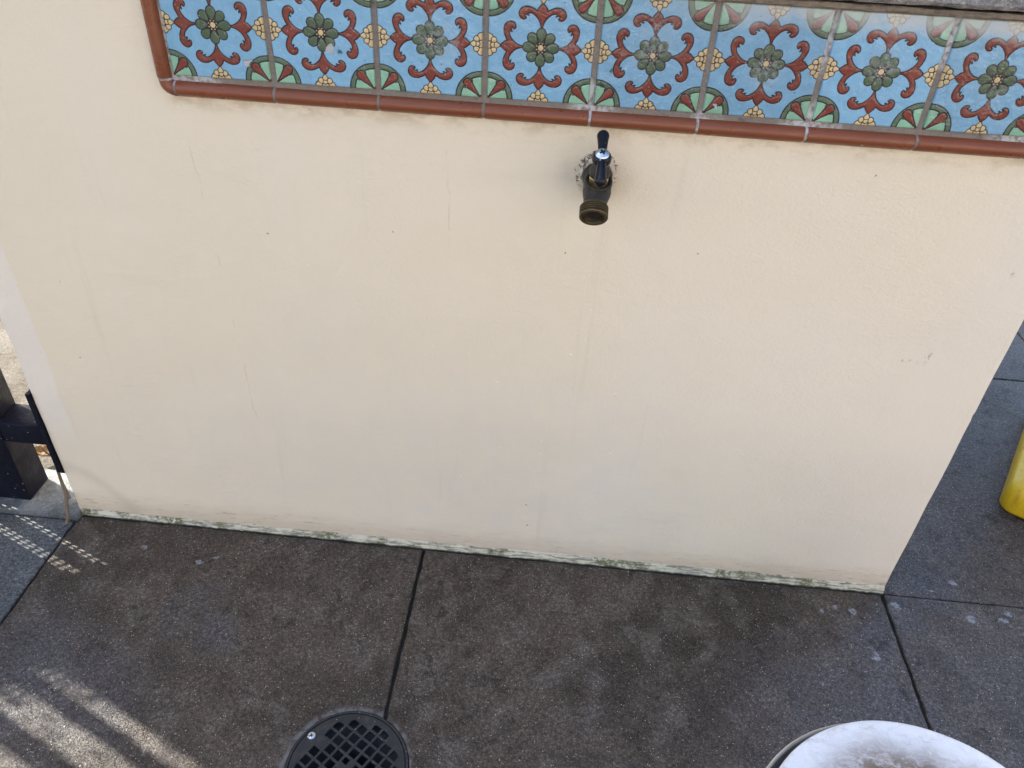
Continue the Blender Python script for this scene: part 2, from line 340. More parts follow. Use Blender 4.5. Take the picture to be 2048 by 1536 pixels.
M['brass'] = mat_simple('bright_brass', (.50, .35, .13), .35, .9, .3, 60)
M['vinyl'] = mat_simple('navy_vinyl', (.0025, .0035, .010), .34, 0, .3, 60, .0006, 120, spec=.35, coat=.05, speck=48, speckc=(.35,.38,.42))
M['chrome'] = mat_simple('zinc_screw', (.62, .70, .76), .32, .9, .12, 60)
M['void'] = mat_simple('dark_recess', (.004, .004, .004), .8)
def mat_caulk():
    n = NT('old_caulk'); c = n.mix(n.noise(60, 4), (.58, .49, .37), (.70, .62, .50))
    cr = n.ramp(n.voro(46, vec=n.warp(.05, 40, 4), feat='DISTANCE_TO_EDGE'), .075, .01); c = n.mix(n.math('MULTIPLY', cr, n.ramp(n.noise(50, 3), .42, .55)), c, (.10, .08, .06))
    return n.out(c, .75, normal=n.bump(n.noise(70, 5, .7), .012, .9))
M['caulk'] = mat_caulk()
def mat_iron():
    n = NT('dark_drain_plastic'); c = n.mix(n.noise(28, 5), (.009, .011, .014), (.020, .023, .028))
    c = n.mix(n.math('MULTIPLY', n.ramp(n.noise(38, 6, .7), .50, .68), .45), c, (.075, .064, .052))
    c = n.mix(n.math('MULTIPLY', n.ramp(n.voro(110), .16, .08), n.ramp(n.noise(30, 2), .48, .58)), c, (.28, .27, .25))
    return n.out(c, n.ramp(n.noise(40), .3, .7, .35, .6), normal=n.bump(n.noise(260, 3), .0012, .7))
M['iron'] = mat_iron()
M['pvc'] = mat_simple('drain_pipe_blue_grey', (.012, .018, .028), .5, 0, .4, 30)
M['slab'] = concrete('weathered_ledge_stone', (.20, .20, .205), (.29, .285, .285), (.38, .375, .37), None, None, rough=(.7, .9), specks=.4, spec=.4, con=.4)
M['mortar'] = mat_simple('brown_mortar', (.20, .165, .125), .9, 0, .5, 60, .010, 90)
M['bark'] = mat_simple('dead_twig_bark', (.16, .12, .085), .8, 0, .5, 60, .006, 120)
M['leaf'] = mat_simple('dead_leaf', (.16, .10, .05), .7, 0, .5, 50, .004, 90)
def mat_yellow():
    n = NT('yellow_plastic')
    c = n.mix(n.noise(7, 4), (.60, .40, .010), (.72, .50, .018))
    g = n.math('MULTIPLY', n.ramp(n.noise(20, 6, .7, vec=n.scalevec(1, 1, .35)), .52, .70), .6); c = n.mix(g, c, (.30, .20, .02))
    c = n.mix(n.ramp(n.voro(30), .05, .03), c, (.05, .04, .02))
    return n.out(c, n.ramp(n.noise(30), .3, .7, .32, .5), normal=n.bump(n.noise(60, 3), .003, .4))
M['yellow'] = mat_yellow()
def mat_lid():
    n = NT('soiled_white_plastic')
    c = n.mix(n.noise(12, 4), (.66, .68, .71), (.74, .75, .76))
    ctr = n.t.nodes.new('ShaderNodeVectorMath'); ctr.operation = 'SUBTRACT'; n.l.new(n.warp(.07, 9, 5), ctr.inputs[0]); ctr.inputs[1].default_value = (1.10, -.765, .41)
    ln = n.t.nodes.new('ShaderNodeVectorMath'); ln.operation = 'LENGTH'; n.l.new(ctr.outputs[0], ln.inputs[0])
    dirt = n.math('MULTIPLY', n.ramp(ln.outputs['Value'], .190, .130), n.ramp(n.noise(64, 8, .8, dist=.5, vec=n.scalevec(.6, 1.3, 1)), .34, .56, .35, 1.0))
    c = n.mix(dirt, c, (.15, .105, .07))
    sm = n.math('MULTIPLY', n.ramp(n.noise(34, 8, .8, dist=.3, vec=n.scalevec(.6, 1.4, 1)), .50, .70), .6); c = n.mix(sm, c, (.42, .37, .30))
    cr = n.math('MULTIPLY', n.ramp(n.voro(17, vec=n.warp(.13, 12, 5), feat='DISTANCE_TO_EDGE'), .022, .004), n.ramp(n.noise(9), .48, .6))
    c = n.mix(n.math('MULTIPLY', cr, .12), c, (.22, .18, .14))
    return n.out(c, n.ramp(dirt, 0, 1, .38, .8), normal=n.bump(n.noise(34, 5, .65, dist=1.0), .010, .45))
M['lid'] = mat_lid()
M['rim'] = mat_simple('beige_bucket_plastic', (.56, .50, .42), .45, 0, .2, 30, speck=40, speckc=(.15,.13,.1))
M['pail'] = mat_simple('white_bucket_plastic', (.70, .70, .68), .42, 0, .12, 20, .003, 40, speck=24, speckc=(.2,.17,.13))
M['canopy'] = mat_simple('added_cream_board', (.60, .57, .53), .8, 0, .1, 8)
M['steel'] = mat_simple('black_perforated_steel', (.012, .013, .018), .4, .2, .3, 30)

# ---------------------------------------------------------------- setting: ground and paving
g = MB(); g.box(-60, 60, -60, 60, -.30, -.014); struct(g.build('ground', M['pale']))
g = MB(); g.box(-.46, 4.2, -1.75, -.004, -.0139, -.0075); g.box(1.36, 4.2, -.004, 2.6, -.0139, -.0075); g.box(-3.2, -.46, -1.75, -.016, -.0139, -.0075)
struct(g.build('joint_filler', M['joint']))

DR = (.3155, -.5083)            # drain centre
def slab(x0, x1, y0, y1, mat, name, top=0.0, jit=.0011, step=.016, bev=.0035):
    pts = []
    def run(a, b):
        L = math.dist(a, b); n = max(2, int(L/step)) if L < 2.2 else 60
        d = ((b[0]-a[0])/L, (b[1]-a[1])/L)
        for i in range(n):
            t = i/n; q = 0 if i == 0 else (random.random()-.5)*2*jit + (jit*1.2 if random.random() < .08 else 0)
            pts.append((a[0]+(b[0]-a[0])*t - d[1]*q, a[1]+(b[1]-a[1])*t + d[0]*q))
    run((x0,y0),(x1,y0)); run((x1,y0),(x1,y1)); run((x1,y1),(x0,y1)); run((x0,y1),(x0,y0))
    bm = bmesh.new(); vs = [bm.verts.new((p[0]*K, p[1]*K, top*K)) for p in pts]; f = bm.faces.new(vs)
    r = bmesh.ops.extrude_face_region(bm, geom=[f]); dv = [e for e in r['geom'] if isinstance(e, bmesh.types.BMVert)]
    for v in dv: v.co.z -= .012*K if top == 0 else (top+.013)*K
    bmesh.ops.recalc_face_normals(bm, faces=bm.faces)
    te = [e for e in bm.edges if all(abs(v.co.z-top*K) < 1e-6 for v in e.verts)]
    bmesh.ops.bevel(bm, geom=te, offset=bev*K, segments=2, profile=.5, affect='EDGES')
    me = bpy.data.meshes.new(name); bm.to_mesh(me); bm.free()
    o = link(name, me, mat); return struct(o)
s_left = slab(-3.2, -.4475, -1.75, -.0165, M['pave_left'], 'path', top=-.001)
sB = slab(-.4415, .3575, -1.75, -.0015, M['pave'], 'pavement')
sC = slab(.3640, 1.3805, -1.75, -.0015, M['pave'], 'pavement')
slab(1.3875, 4.2, -1.75, -.0005, M['pave'], 'pavement')
slab(1.3835, 2.1775, .0025, .8935, M['pave'], 'pavement')
slab(1.3835, 2.1775, .8995, 2.6, M['pave'], 'pavement')
slab(2.1835, 4.2, .0025, 2.6, M['pave'], 'pavement')
cyl = MB(); cyl.lathe((DR[0], DR[1], -.2), (0,0,1), [(0, .1085), (.4, .1085)], 72); cut = cyl.build('cutter', None)
for o in (sB, sC):
    md = o.modifiers.new('hole', 'BOOLEAN'); md.object = cut; md.operation = 'DIFFERENCE'; md.solver = 'EXACT'
gr = bpy.data.objects['ground']; fl = bpy.data.objects['joint_filler']
for o in (gr, fl):
    md = o.modifiers.new('hole', 'BOOLEAN'); md.object = cut; md.operation = 'DIFFERENCE'; md.solver = 'EXACT'
dg = bpy.context.evaluated_depsgraph_get(); dg.update()
for o in (sB, sC, gr, fl):
    me = bpy.data.meshes.new_from_object(o.evaluated_get(dg)); o.modifiers.clear(); o.data = me; me.name = o.name
bpy.data.objects.remove(cut)
# low concrete curb that carries the fence
cb = slab(-3.2, -.4375, -.0135, .125, M['curb'], 'kerb', top=.012, bev=.004)

# ---------------------------------------------------------------- the counter wall
WY = .008
wall = thing('counter_wall', 'cream painted stucco counter wall with a band of patterned tiles and a tap', 'wall', (.47, .8, 0))
WO = (.47, .8, 0)
XL, XR, ZT = -.4415, 1.3835, 1.168
m = MB(); NX, NZ = 260, 170; vs = []
r = .006
xs = np.linspace(XL, XR, NX); zs = np.linspace(0, ZT, NZ)
for z in zs:
    for x in xs:
        dy = .0016*mnoise.noise((x*3, z*3, 0))+.0007*mnoise.noise((x*12, z*12, 5))
        e = 0
        xx = x
        if x in (XL, XR): xx = x + .0016*mnoise.noise((z*14, x, 3)) - (.0012 if x == XR and abs(z-.50) < .008 else 0)
        vs.append((xx, WY+dy, z))
fs = [[j*NX+i, j*NX+i+1, (j+1)*NX+i+1, (j+1)*NX+i] for j in range(NZ-1) for i in range(NX-1)]
n0 = len(vs)
# rounded arrises then the returns to the back
for side, i in ((-1, 0), (1, NX-1)):
    prev = [j*NX+i for j in range(NZ)]
    for k in range(1, 5):
        a = k/4*math.pi/2; row = []
        for j in range(NZ):
            b = vs[j*NX+i]; vs.append((b[0]+side*r*math.sin(a)-0, b[1]+r*(1-math.cos(a)), b[2])); row.append(len(vs)-1)
        fs += [[prev[j], prev[j+1], row[j+1], row[j]] for j in range(NZ-1)]; prev = row
    row = []
    for j in range(NZ): b = vs[prev[j]]; vs.append((b[0], 1.60, b[2])); row.append(len(vs)-1)
    fs += [[prev[j], prev[j+1], row[j+1], row[j]] for j in range(NZ-1)]
    if side < 0: bl = row
    else: br = row
fs += [[bl[j], bl[j+1], br[j+1], br[j]] for j in range(NZ-1)]
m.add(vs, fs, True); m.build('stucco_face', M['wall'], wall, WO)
# top of the block, ledge stone, mortar
m = MB(); m.box(XL-.003, XR+.003, .03, 1.597, 1.15, 1.1665); m.build('counter_core', M['mortar'], wall, WO)
def rough_box(x0, x1, y0, y1, z0, z1, nx, amp, seed, b=.004):
    m = MB(); prof = [(y1, z0), (y0+.10*(y1-y0), z0), (y0+b, z0), (y0, z0+b), (y0, (z0+z1)/2), (y0, z1-b), (y0+b, z1), (y0+.1*(y1-y0), z1), (y1, z1)]
    vs = []
    for i in range(nx):
        x = x0+(x1-x0)*i/(nx-1)
        for k, (y, z) in enumerate(prof):
            q = amp*mnoise.noise((x*22, k*.5+seed, seed)) + amp*.6*mnoise.noise((x*70, k*.8, seed+3))
            vs.append((x, y+(q if y < y1 else 0), z+q*.7))
    n = len(prof); fs = [[i*n+k, i*n+(k+1) % n, (i+1)*n+(k+1) % n, (i+1)*n+k] for i in range(nx-1) for k in range(n)]
    fs += [list(range(n)), [(nx-1)*n+k for k in range(n)]]
    m.add(vs, fs, True); return m
rough_box(-.02, XR+.012, -.006, .03, 1.1635, 1.1705, 420, .0016, 2, .0015).build('mortar_bed', M['mortar'], wall, WO)
rough_box(-.47, XR+.03, -.016, 1.62, 1.1745, 1.232, 420, .0018, 6, .006).build('stone_ledge', M['slab'], wall, WO)
# rough strip at the foot
m = MB(); nx = 900; vs = []
for i in range(nx):
    x = XL-.001+(XR-XL+.004)*i/(nx-1)
    q = mnoise.noise((x*26, 1, 2))*.0022+mnoise.noise((x*110, 4, 2))*.0012; q2 = mnoise.noise((x*17, 9, 2))*.0035+mnoise.noise((x*80, 3, 7))*.0022
    hh = .0045*min(1, max(0, (x-.1)/.5))
    for y, z in ((WY+.004, hh+.0148+q2), (WY-.0012, hh+.0143+q2), (WY-.0035+q*.3, hh+.0110+q2*.7), (WY-.0065+q, .008+q*.4), (WY-.0085+q, .001), (WY-.0095+q*1.4, -.010)):
        vs.append((x, y, z))
fs = [[i*6+k, i*6+k+1, (i+1)*6+k+1, (i+1)*6+k] for i in range(nx-1) for k in range(5)]
m.add(vs, fs, True); m.build('base_strip', M['strip'], wall, WO)

# ---------------------------------------------------------------- decorated tiles
P = .158; TS = .1495; TZ0 = 1.0122; TY = -.001
def srgb(r, g, b): return tuple((c/255/12.92 if c/255 <= .04045 else ((c/255+.055)/1.055)**2.4) for c in (r, g, b))
C_BG = srgb(142,194,224); C_RED = srgb(138,70,58); C_GRN = srgb(88,110,84); C_MINT = srgb(152,204,172); C_RING = srgb(98,122,98); C_CRM = srgb(226,203,152); C_LINE = srgb(44,34,44)
def cat(pts, sub=5):
    pts = [np.array(p, float) for p in pts]; n = len(pts); o = []
    for i in range(n):
        p0, p1, p2, p3 = pts[i-1], pts[i], pts[(i+1) % n], pts[(i+2) % n]
        for k in range(sub):
            t = k/sub; o.append(.5*((2*p1)+(-p0+p2)*t+(2*p0-5*p1+4*p2-p3)*t*t+(-p0+3*p1-3*p2+p3)*t**3))
    return np.array(o)
def sdf_poly(X, Y, pg):
    d = np.full(X.shape, 1e9); ins = np.zeros(X.shape, bool)
    lo = pg.min(0)-.03; hi = pg.max(0)+.03; msk = (X > lo[0])&(X < hi[0])&(Y > lo[1])&(Y < hi[1]); x = X[msk]; y = Y[msk]
    dd = np.full(x.shape, 1e9); ii = np.zeros(x.shape, bool)
    for a, b in zip(pg, np.roll(pg, -1, 0)):
        e = b-a; wx = x-a[0]; wy = y-a[1]; t = np.clip((wx*e[0]+wy*e[1])/max(e@e, 1e-12), 0, 1)
        dd = np.minimum(dd, (wx-e[0]*t)**2+(wy-e[1]*t)**2)
        c = ((a[1] > y) != (b[1] > y)); 
        with np.errstate(divide='ignore', invalid='ignore'): xc = a[0]+(y-a[1])*(e[0])/(e[1] if e[1] != 0 else 1e-12)
        ii ^= c & (x < xc)
    dd = np.sqrt(dd); dd[ii] *= -1; d[msk] = dd; return d
def make_tile_mesh(N=300):
    t = np.linspace(0, 1, N); U, V = np.meshgrid(t, t)      # V up
    X = U-.5; Y = V-.5
    col = np.tile(np.array(C_BG), (N, N, 1)); hgt = np.full((N, N), 1.0)
    LW = .0078
    def paint(sd, fill, lw=LW, line=C_LINE, keep=1.0):
        nonlocal col, hgt
        aa = .0022
        o = np.clip((lw-sd)/aa*.5+.5, 0, 1)[..., None]; col = col*(1-o)+np.array(line)*o
        hgt = hgt*(1-o[..., 0])+.0*o[..., 0]
        i = np.clip((-lw*.55-sd)/aa*.5+.5, 0, 1)[..., None]; col = col*(1-i)+np.array(fill)*i
        h = np.clip((-sd-lw*.4)/.018, 0, 1)**.5; hgt = hgt*(1-i[..., 0])+h*i[..., 0]
    # dark halo so the glaze thins towards lines
    # corner wheels
    for cx, cy in ((-.5,-.5),(.5,-.5),(-.5,.5),(.5,.5)):
        rr = np.hypot(X-cx, Y-cy)
        paint(rr-.247, C_RING); paint(rr-.198, C_MINT)
        a0 = math.atan2(-cy, -cx)
        ca, sa = math.cos(a0), math.sin(a0)
        pg = cat([(.030,0),(.10,.018),(.165,.036),(.20,.039),(.224,.024),(.230,0),(.224,-.024),(.20,-.039),(.165,-.036),(.10,-.018)])
        # ring glaze wraps the petal end
        pgw = cat([(.15,0),(.17,.050),(.20,.052),(.225,.040),(.232,0),(.225,-.040),(.20,-.052),(.17,-.050)])
        q = np.stack([cx+pgw[:,0]*ca-pgw[:,1]*sa, cy+pgw[:,0]*sa+pgw[:,1]*ca], 1); s2 = sdf_poly(X, Y, q)
        paint(np.maximum(s2, -1.0), C_RING, .005); inner = (rr > .203)&(rr < .240)&(s2 < .012)
        k = np.clip((.012-s2)/.004, 0, 1)*np.clip((rr-.203)/.004, 0, 1)*np.clip((.240-rr)/.004, 0, 1)
        col = col*(1-k[..., None])+np.array(C_RING)*k[..., None]; hgt = hgt*(1-k)+.6*k
        q = np.stack([cx+pg[:,0]*ca-pg[:,1]*sa, cy+pg[:,0]*sa+pg[:,1]*ca], 1); paint(sdf_poly(X, Y, q), C_RED)
        paint(rr-.022, C_RED, .005)
    up = [(.165,.004),(.200,.010),(.236,.026),(.268,.052),(.294,.086),(.302,.114),(.296,.133),(.287,.138),(.279,.127),(.286,.153),(.272,.167),(.2605,.152),(.248,.160),(.2445,.176),(.252,.198),(.272,.213),(.295,.217),(.322,.208),(.341,.188),(.351,.160),(.351,.126),(.340,.090),(.326,.062),(.320,.047),(.340,.040),(.360,.024),(.382,0)]
    fle = np.array(up+[(a, -b) for a, b in up[::-1][1:]]); 
    fle2 = cat(fle, 3)
    for k in range(4):
        a = k*math.pi/2; ca, sa = math.cos(a), math.sin(a)
        rot = lambda p: np.stack([p[:,0]*ca-p[:,1]*sa, p[:,0]*sa+p[:,1]*ca], 1)
        # bud cluster on the tile edge
        Rr = X*ca+Y*sa; Ss = -X*sa+Y*ca
        def ell(cr, cs, ar, as_): return (np.hypot((Rr-cr)/ar, (Ss-cs)/as_)-1)*min(ar, as_)
        for cs in (-.066, .066): paint(ell(.500, cs, .045, .036), C_CRM, .0055)
        for cs in (-.043, .043): paint(ell(.445, cs, .026, .027), C_CRM, .0055)
        paint(ell(.5, 0, .036, .034), C_CRM, .0055); paint(ell(.452, 0, .026, .022), C_CRM, .0055)
        paint(sdf_poly(X, Y, rot(cat([(.380,0),(.398,.014),(.415,.025),(.434,.022),(.442,0),(.434,-.022),(.415,-.025),(.398,-.014)]))), C_CRM, .0055)
        paint(sdf_poly(X, Y, rot(fle2)), C_RED)
    paint(np.hypot(X, Y)-.092, C_LINE, .001)
    for k in (1,3,5,7,0,2,4,6):
        a = k*math.pi/4; ca, sa = math.cos(a), math.sin(a)
        L0, L1, w = ((.044, .170, .045) if k % 2 == 0 else (.055, .165, .044))
        c0 = L0+(L1-L0)*.62
        pg = cat([(L0,0),(L0+(c0-L0)*.5,w*.72),(c0,w),(L1-.012,w*.66),(L1,0),(L1-.012,-w*.66),(c0,-w),(L0+(c0-L0)*.5,-w*.72)])
        paint(sdf_poly(X, Y, np.stack([pg[:,0]*ca-pg[:,1]*sa, pg[:,0]*sa+pg[:,1]*ca], 1)), C_GRN, .0066)
    paint(np.hypot(X, Y)-.043, C_LINE, .001)
    for k in range(8):
        a = (k+.5)*math.pi/4; paint(np.hypot(X-.041*math.cos(a), Y-.041*math.sin(a))-.0065, C_CRM, .002)
    paint(np.hypot(X, Y)-.028, C_CRM, .005)
    # geometry: glaze cells puffed 0.3 mm above the dark lines, rounded border
    ed = np.minimum(np.minimum(U, 1-U), np.minimum(V, 1-V))*TS
    pill = np.clip(ed/.0028, 0, 1); pill = 1-np.sqrt(np.maximum(0, 1-(1-(1-pill)**2)))  if False else (1-(1-pill)**2)**.5
    y = -(hgt*.00030) + (1-pill)*.0030
    vs = np.stack([X*TS, y, Y*TS], -1).reshape(-1, 3)*K
    idx = np.arange(N*N).reshape(N, N)
    quads = np.stack([idx[:-1,:-1], idx[:-1,1:], idx[1:,1:], idx[1:,:-1]], -1).reshape(-1, 4)
    # skirt
    ring = list(idx[0,:])+list(idx[1:,-1])+list(idx[-1,-2::-1])+list(idx[-2:0:-1,0])
    base = len(vs); sk = vs[ring].copy(); sk[:,1] = .007*K; vs = np.concatenate([vs, sk]); n = len(ring)
    sq = [[ring[i], base+i, base+(i+1) % n, ring[(i+1) % n]] for i in range(n)]
    quads = np.concatenate([quads, np.array(sq)])
    me = bpy.data.meshes.new('patterned_tile'); me.vertices.add(len(vs)); me.vertices.foreach_set('co', vs.astype(np.float32).ravel())
    me.loops.add(len(quads)*4); me.loops.foreach_set('vertex_index', quads.astype(np.int32).ravel())
    me.polygons.add(len(quads)); me.polygons.foreach_set('loop_start', np.arange(0, len(quads)*4, 4, dtype=np.int32)); me.polygons.foreach_set('loop_total', np.full(len(quads), 4, np.int32))
    me.update(calc_edges=True); me.validate(); me.polygons.foreach_set('use_smooth', np.ones(len(quads), bool))
    ca = me.attributes.new('Col', 'FLOAT_COLOR', 'POINT'); c4 = np.ones((len(vs), 4), np.float32); c4[:N*N, :3] = col.reshape(-1, 3); c4[N*N:, :3] = (.35, .22, .15)
    ca.data.foreach_set('color', c4.ravel()); me.materials.append(M['glaze']); return me
tme = make_tile_mesh()
m = MB(); m.box(-.002, 9*P+.0-.005, .0022, WY+.02, 1.0005, 1.166)
band = m.build('tile_band', M['grout'], wall, WO)
# grout gets a gently uneven face
for i in range(9):
    o = bpy.data.objects.new('patterned_tile', tme); COL.objects.link(o); o.parent = band
    o.rotation_euler = (random.uniform(-.008, .008), random.uniform(-.005, .005), random.uniform(-.008, .008)); o.location = ((P*(i+.5)-WO[0])*K, (TY-WO[1]+random.uniform(-.0006, .0006))*K, (TZ0+TS/2-WO[2])*K)
    if i == 8: 
        bpy.data.objects.remove(o)      # the run ends with the eighth tile and a cut one beyond the picture
# (ninth tile rebuilt as a copy so that the band is complete)
o = bpy.data.objects.new('patterned_tile', tme); COL.objects.link(o); o.parent = band
o.location = ((P*8.5-WO[0]-.002)*K, (TY-WO[1])*K, (TZ0+TS/2)*K)

# quarter-round trim: profile (distance out from inner edge, y)
TP = [(0, WY), (0, .0005), (.0012, -.0035), (.004, -.0078), (.008, -.0102), (.012, -.0106), (.016, -.0092), (.020, -.0055), (.0232, .0005), (.0245, WY+.002)]
ZI = 1.0040; XI = .0005         # inner corner of the trim frame
def trim_run(a, b, vertical=False):
    m = MB(); L = b-a; st = [a, a+.0006, a+.002, a+L*.25, a+L*.5, a+L*.75, b-.002, b-.0006, b]; ins = [.0018, .0006, 0, 0, 0, 0, 0, .0006, .0018]
    vs = []
    for s_, q in zip(st, ins):
        for d, y in TP:
            yy = y+q if 0 < d < .0245 else y
            dd = min(d, .0245-q)
            vs.append((XI-dd, yy, s_) if vertical else (s_, yy, ZI-dd))
    n = len(TP); fs = [[i*n+k, i*n+k+1, (i+1)*n+k+1, (i+1)*n+k] for i in range(len(st)-1) for k in range(n-1)]
    fs += [list(range(n)), [(len(st)-1)*n+k for k in range(n)]]
    m.add(vs, fs, True); return m
g2 = .0018
joints = [P*i for i in range(0, 10)]; joints[0] = XI+.004
for i in range(9):
    a = joints[i]+(g2 if i else .0015); b = joints[i+1]-g2 if i < 8 else 1.3765
    trim_run(a, b).build('trim_tile', M['trim'], band, WO)
trim_run(ZI+.004, 1.160, True).build('trim_tile', M['trim'], band, WO)
m = MB(); vs = []; n = len(TP)                                   # rounded corner piece
cx, cz = XI+.0015, ZI+.0
cols = [(cx+.002, 'h')]+[(None, k/14*math.pi/2) for k in range(15)]+[(None, 'v')]
for c, a in cols:
    for d, y in TP:
        if a == 'h': vs.append((cx+.0012, y, cz-d))
        elif a == 'v': vs.append((cx-d, y, cz+.0012))
        else: vs.append((cx-d*math.sin(a), y, cz-d*math.cos(a)))
fs = [[i*n+k, i*n+k+1, (i+1)*n+k+1, (i+1)*n+k] for i in range(len(cols)-1) for k in range(n-1)]
m.add(vs, fs, True); co_ = m.build('trim_tile', M['trim'], band, WO); co_['label'] = 'rounded orange brown corner piece of the tile trim'
# grout between the trim pieces
m = MB()
def gfill(a, b, vertical=False):
    vs = []
    for s_ in (a, b):
        for d, y in TP:
            yy = y+.0016 if 0 < d < .0245 else y; dd = d*.97
            vs.append((XI-dd, yy, s_) if vertical else (s_, yy, ZI-dd))
    n = len(TP); m.add(vs, [[k, k+1, n+k+1, n+k] for k in range(n-1)], True)
for i in range(9): gfill(joints[i]-g2*1.5, joints[i]+g2*1.5)
gfill(ZI-.001, ZI+.006, True)
m.build('trim_grout', M['grout'], band, WO)

# ---------------------------------------------------------------- tap
TX = .6535
tap = thing('garden_tap', 'old brass garden tap with navy blue lever handle, sticking out of the cream wall', 'tap', (TX, WY, .905)); TO = (TX, WY, .905)
tl = lambda y, z, dx=0: (TX+dx, y, z)
m = MB()                          # valve body flowing from the wall into the spout
path = [(.012,.906),(-.008,.9055),(-.022,.904),(-.036,.902),(-.050,.9005),(-.060,.8985),(-.070,.8955),(-.080,.8895),(-.088,.885)]
rad = [.0235,.0225,.0212,.0210,.0214,.0200,.0180,.0166,.0164]
m.tube([tl(p[0], p[1], -.0035*max(0, (-.045-p[0])/.045)) for p in path], rad, 40)
ax65 = (0, -math.cos(R(66)), math.sin(R(66)))
m.lathe(tl(-.047, .900), ax65, [(0,.019),(.008,.0200),(.018,.0208),(.0232,.0208),(.0246,.0198),(.0246,.0172),(.0200,.0164),(.0195,.002)], 40)
for dz_, r_ in ((.0, .0058),):
    m.lathe(tl(-.074, .9045, -.002), (0, -math.cos(R(52)), math.sin(R(52))), [(0,.0085),(.0022,.0082),(.0030,.0070),(.0026,.0062),(.0026,.001)], 28)
m.build('tap_body', M['brass_body'], tap, TO)
axo = Vector((0, -math.cos(R(33)), -math.sin(R(33))))
o0 = Vector(tl(-.0955, .8795, -.003)) - axo*.022
prof = [(0,.0150),(.0005,.0178),(.0035,.0188)]
t = .0045
for k in range(4): prof += [(t,.0192),(t+.0009,.0214),(t+.0019,.0214),(t+.0028,.0192)]; t += .0033
prof += [(.0185,.0205),(.0195,.0213),(.0212,.0214),(.0222,.0206),(.0224,.0190),(.0218,.0166),(.0190,.0158),(.0100,.0150),(.0095,.0128),(.0060,.0124),(.0055,.001)]
m = MB(); m.lathe(o0, axo, prof, 56, cap1=True); sp_ = m.build('spout_thread', M['brass_thread'], tap, TO)
m = MB(); m.lathe(o0+axo*.0103, axo, [(0,.0148),(.0004,.0142)], 40); m.build('spout_bore', M['void'], sp_, TO)
m = MB(); m.lathe(tl(-.0545,.9180), ax65, [(0,.0158),(.001,.0162),(.0150,.0162),(.0160,.0150)], 6, x_ref=(.8,.3,.3)); m.build('packing_nut', M['brass'], tap, TO)
m = MB(); m.lathe(tl(-.0615,.9335), ax65, [(0,.0148),(.002,.0152),(.009,.0150),(.012,.0140),(.016,.0110),(.020,.0095)], 40); m.build('bonnet', M['brass_body'], tap, TO)
hc = Vector(tl(-.0755, .9630)); a = Vector(ax65); u = Vector((0, math.sin(R(66)), math.cos(R(66))))     # u: up along the lever
m = MB(); m.lathe(hc-a*.012, a, [(0,.0085),(.003,.0120),(.008,.0139),(.013,.0139),(.017,.0125),(.0195,.0100),(.0200,.0088)], 40)
def lobe(sgn, L):
    pts = []; rs = []
    for k in range(27):
        q = k/26; s_ = .008+(L-.008)*q; r_ = .0064+.0040*(q**1.8)
        if q > .80: r_ *= math.sqrt(max(.015, 1-((q-.80)/.20)**2))
        pts.append(hc + u*sgn*s_ + a*(.0015-.006*q*q*(1 if sgn < 0 else .15))); rs.append(r_)
    m.tube(pts, rs, 24)
lobe(1, .0500); lobe(-1, .0500)
hd = m.build('lever_handle', M['vinyl'], tap, TO)
m = MB(); m.lathe(hc+a*.0066, a, [(0,.0100),(.0016,.0102),(.0034,.0088),(.0046,.0055),(.0050,.001)], 36); sc_ = m.build('handle_screw', M['chrome'], hd, TO)
m = MB()
for ang in (.55, .55+math.pi/2):
    d = Vector((1,0,0))*math.cos(ang)+u*math.sin(ang); e = Vector((1,0,0))*-math.sin(ang)+u*math.cos(ang); c = hc+a*.0116
    vs = [c+d*sx*.0046+e*sy*.0012+a*sz*.0005 for sz in (-1,1) for sy in (-1,1) for sx in (-1,1)]
    m.add(vs, [(0,2,3,1),(4,5,7,6),(0,1,5,4),(2,6,7,3),(0,4,6,2),(1,3,7,5)])
m.build('screw_slot', M['void'], sc_, TO)
# crusty caulk where it leaves the wall
m = MB(); ncr = 120
def wob(th, t): return .13*mnoise.noise((math.cos(th)*1.6, math.sin(th)*1.6, t*80))+.13*mnoise.noise((math.cos(th)*5, math.sin(th)*5, t*200+3))
m.lathe(tl(WY+.002, .906), (0,-1,0), [(0,.0365),(.0026,.0340),(.0034,.0315),(.0044,.0290),(.0098,.0270),(.014,.0246),(.012,.021)], ncr, False, False, wob)
m.build('wall_caulk', M['caulk'], tap, TO)

# ---------------------------------------------------------------- floor drain
drn = thing('floor_drain', 'round dark floor drain with a square lattice grate in the paving', 'drain', (DR[0], DR[1], 0)); DO = (DR[0], DR[1], 0)
def curve_plate(name, outer, holes, z, th, mat, parent, off, bev=.0008):
    cu = bpy.data.curves.new(name, 'CURVE'); cu.dimensions = '2D'; cu.fill_mode = 'BOTH'; cu.extrude = th/2*K; cu.bevel_depth = bev*K; cu.bevel_resolution = 1; cu.offset = -bev*K
    for pg in [outer]+holes:
        sp = cu.splines.new('POLY'); sp.points.add(len(pg)-1); sp.use_cyclic_u = True
        for i, (x, y) in enumerate(pg): sp.points[i].co = (x*K, y*K, 0, 1)
    ob = bpy.data.objects.new(name, cu); COL.objects.link(ob); dg = bpy.context.evaluated_depsgraph_get(); dg.update()
    me = bpy.data.meshes.new_from_object(ob.evaluated_get(dg)); bpy.data.objects.remove(ob); bpy.data.curves.remove(cu)
    me.materials.clear(); o = link(name, me, mat, parent); o.location = ((off[0])*K, (off[1])*K, z*K); return o
circ = lambda r, n, cx=0, cy=0: [(cx+r*math.cos(2*math.pi*i/n), cy+r*math.sin(2*math.pi*i/n)) for i in range(n)]
gv = (math.cos(R(-31))*.0197, math.sin(R(-31))*.0197); gw = (-gv[1], gv[0]); hs = .0074/.0197
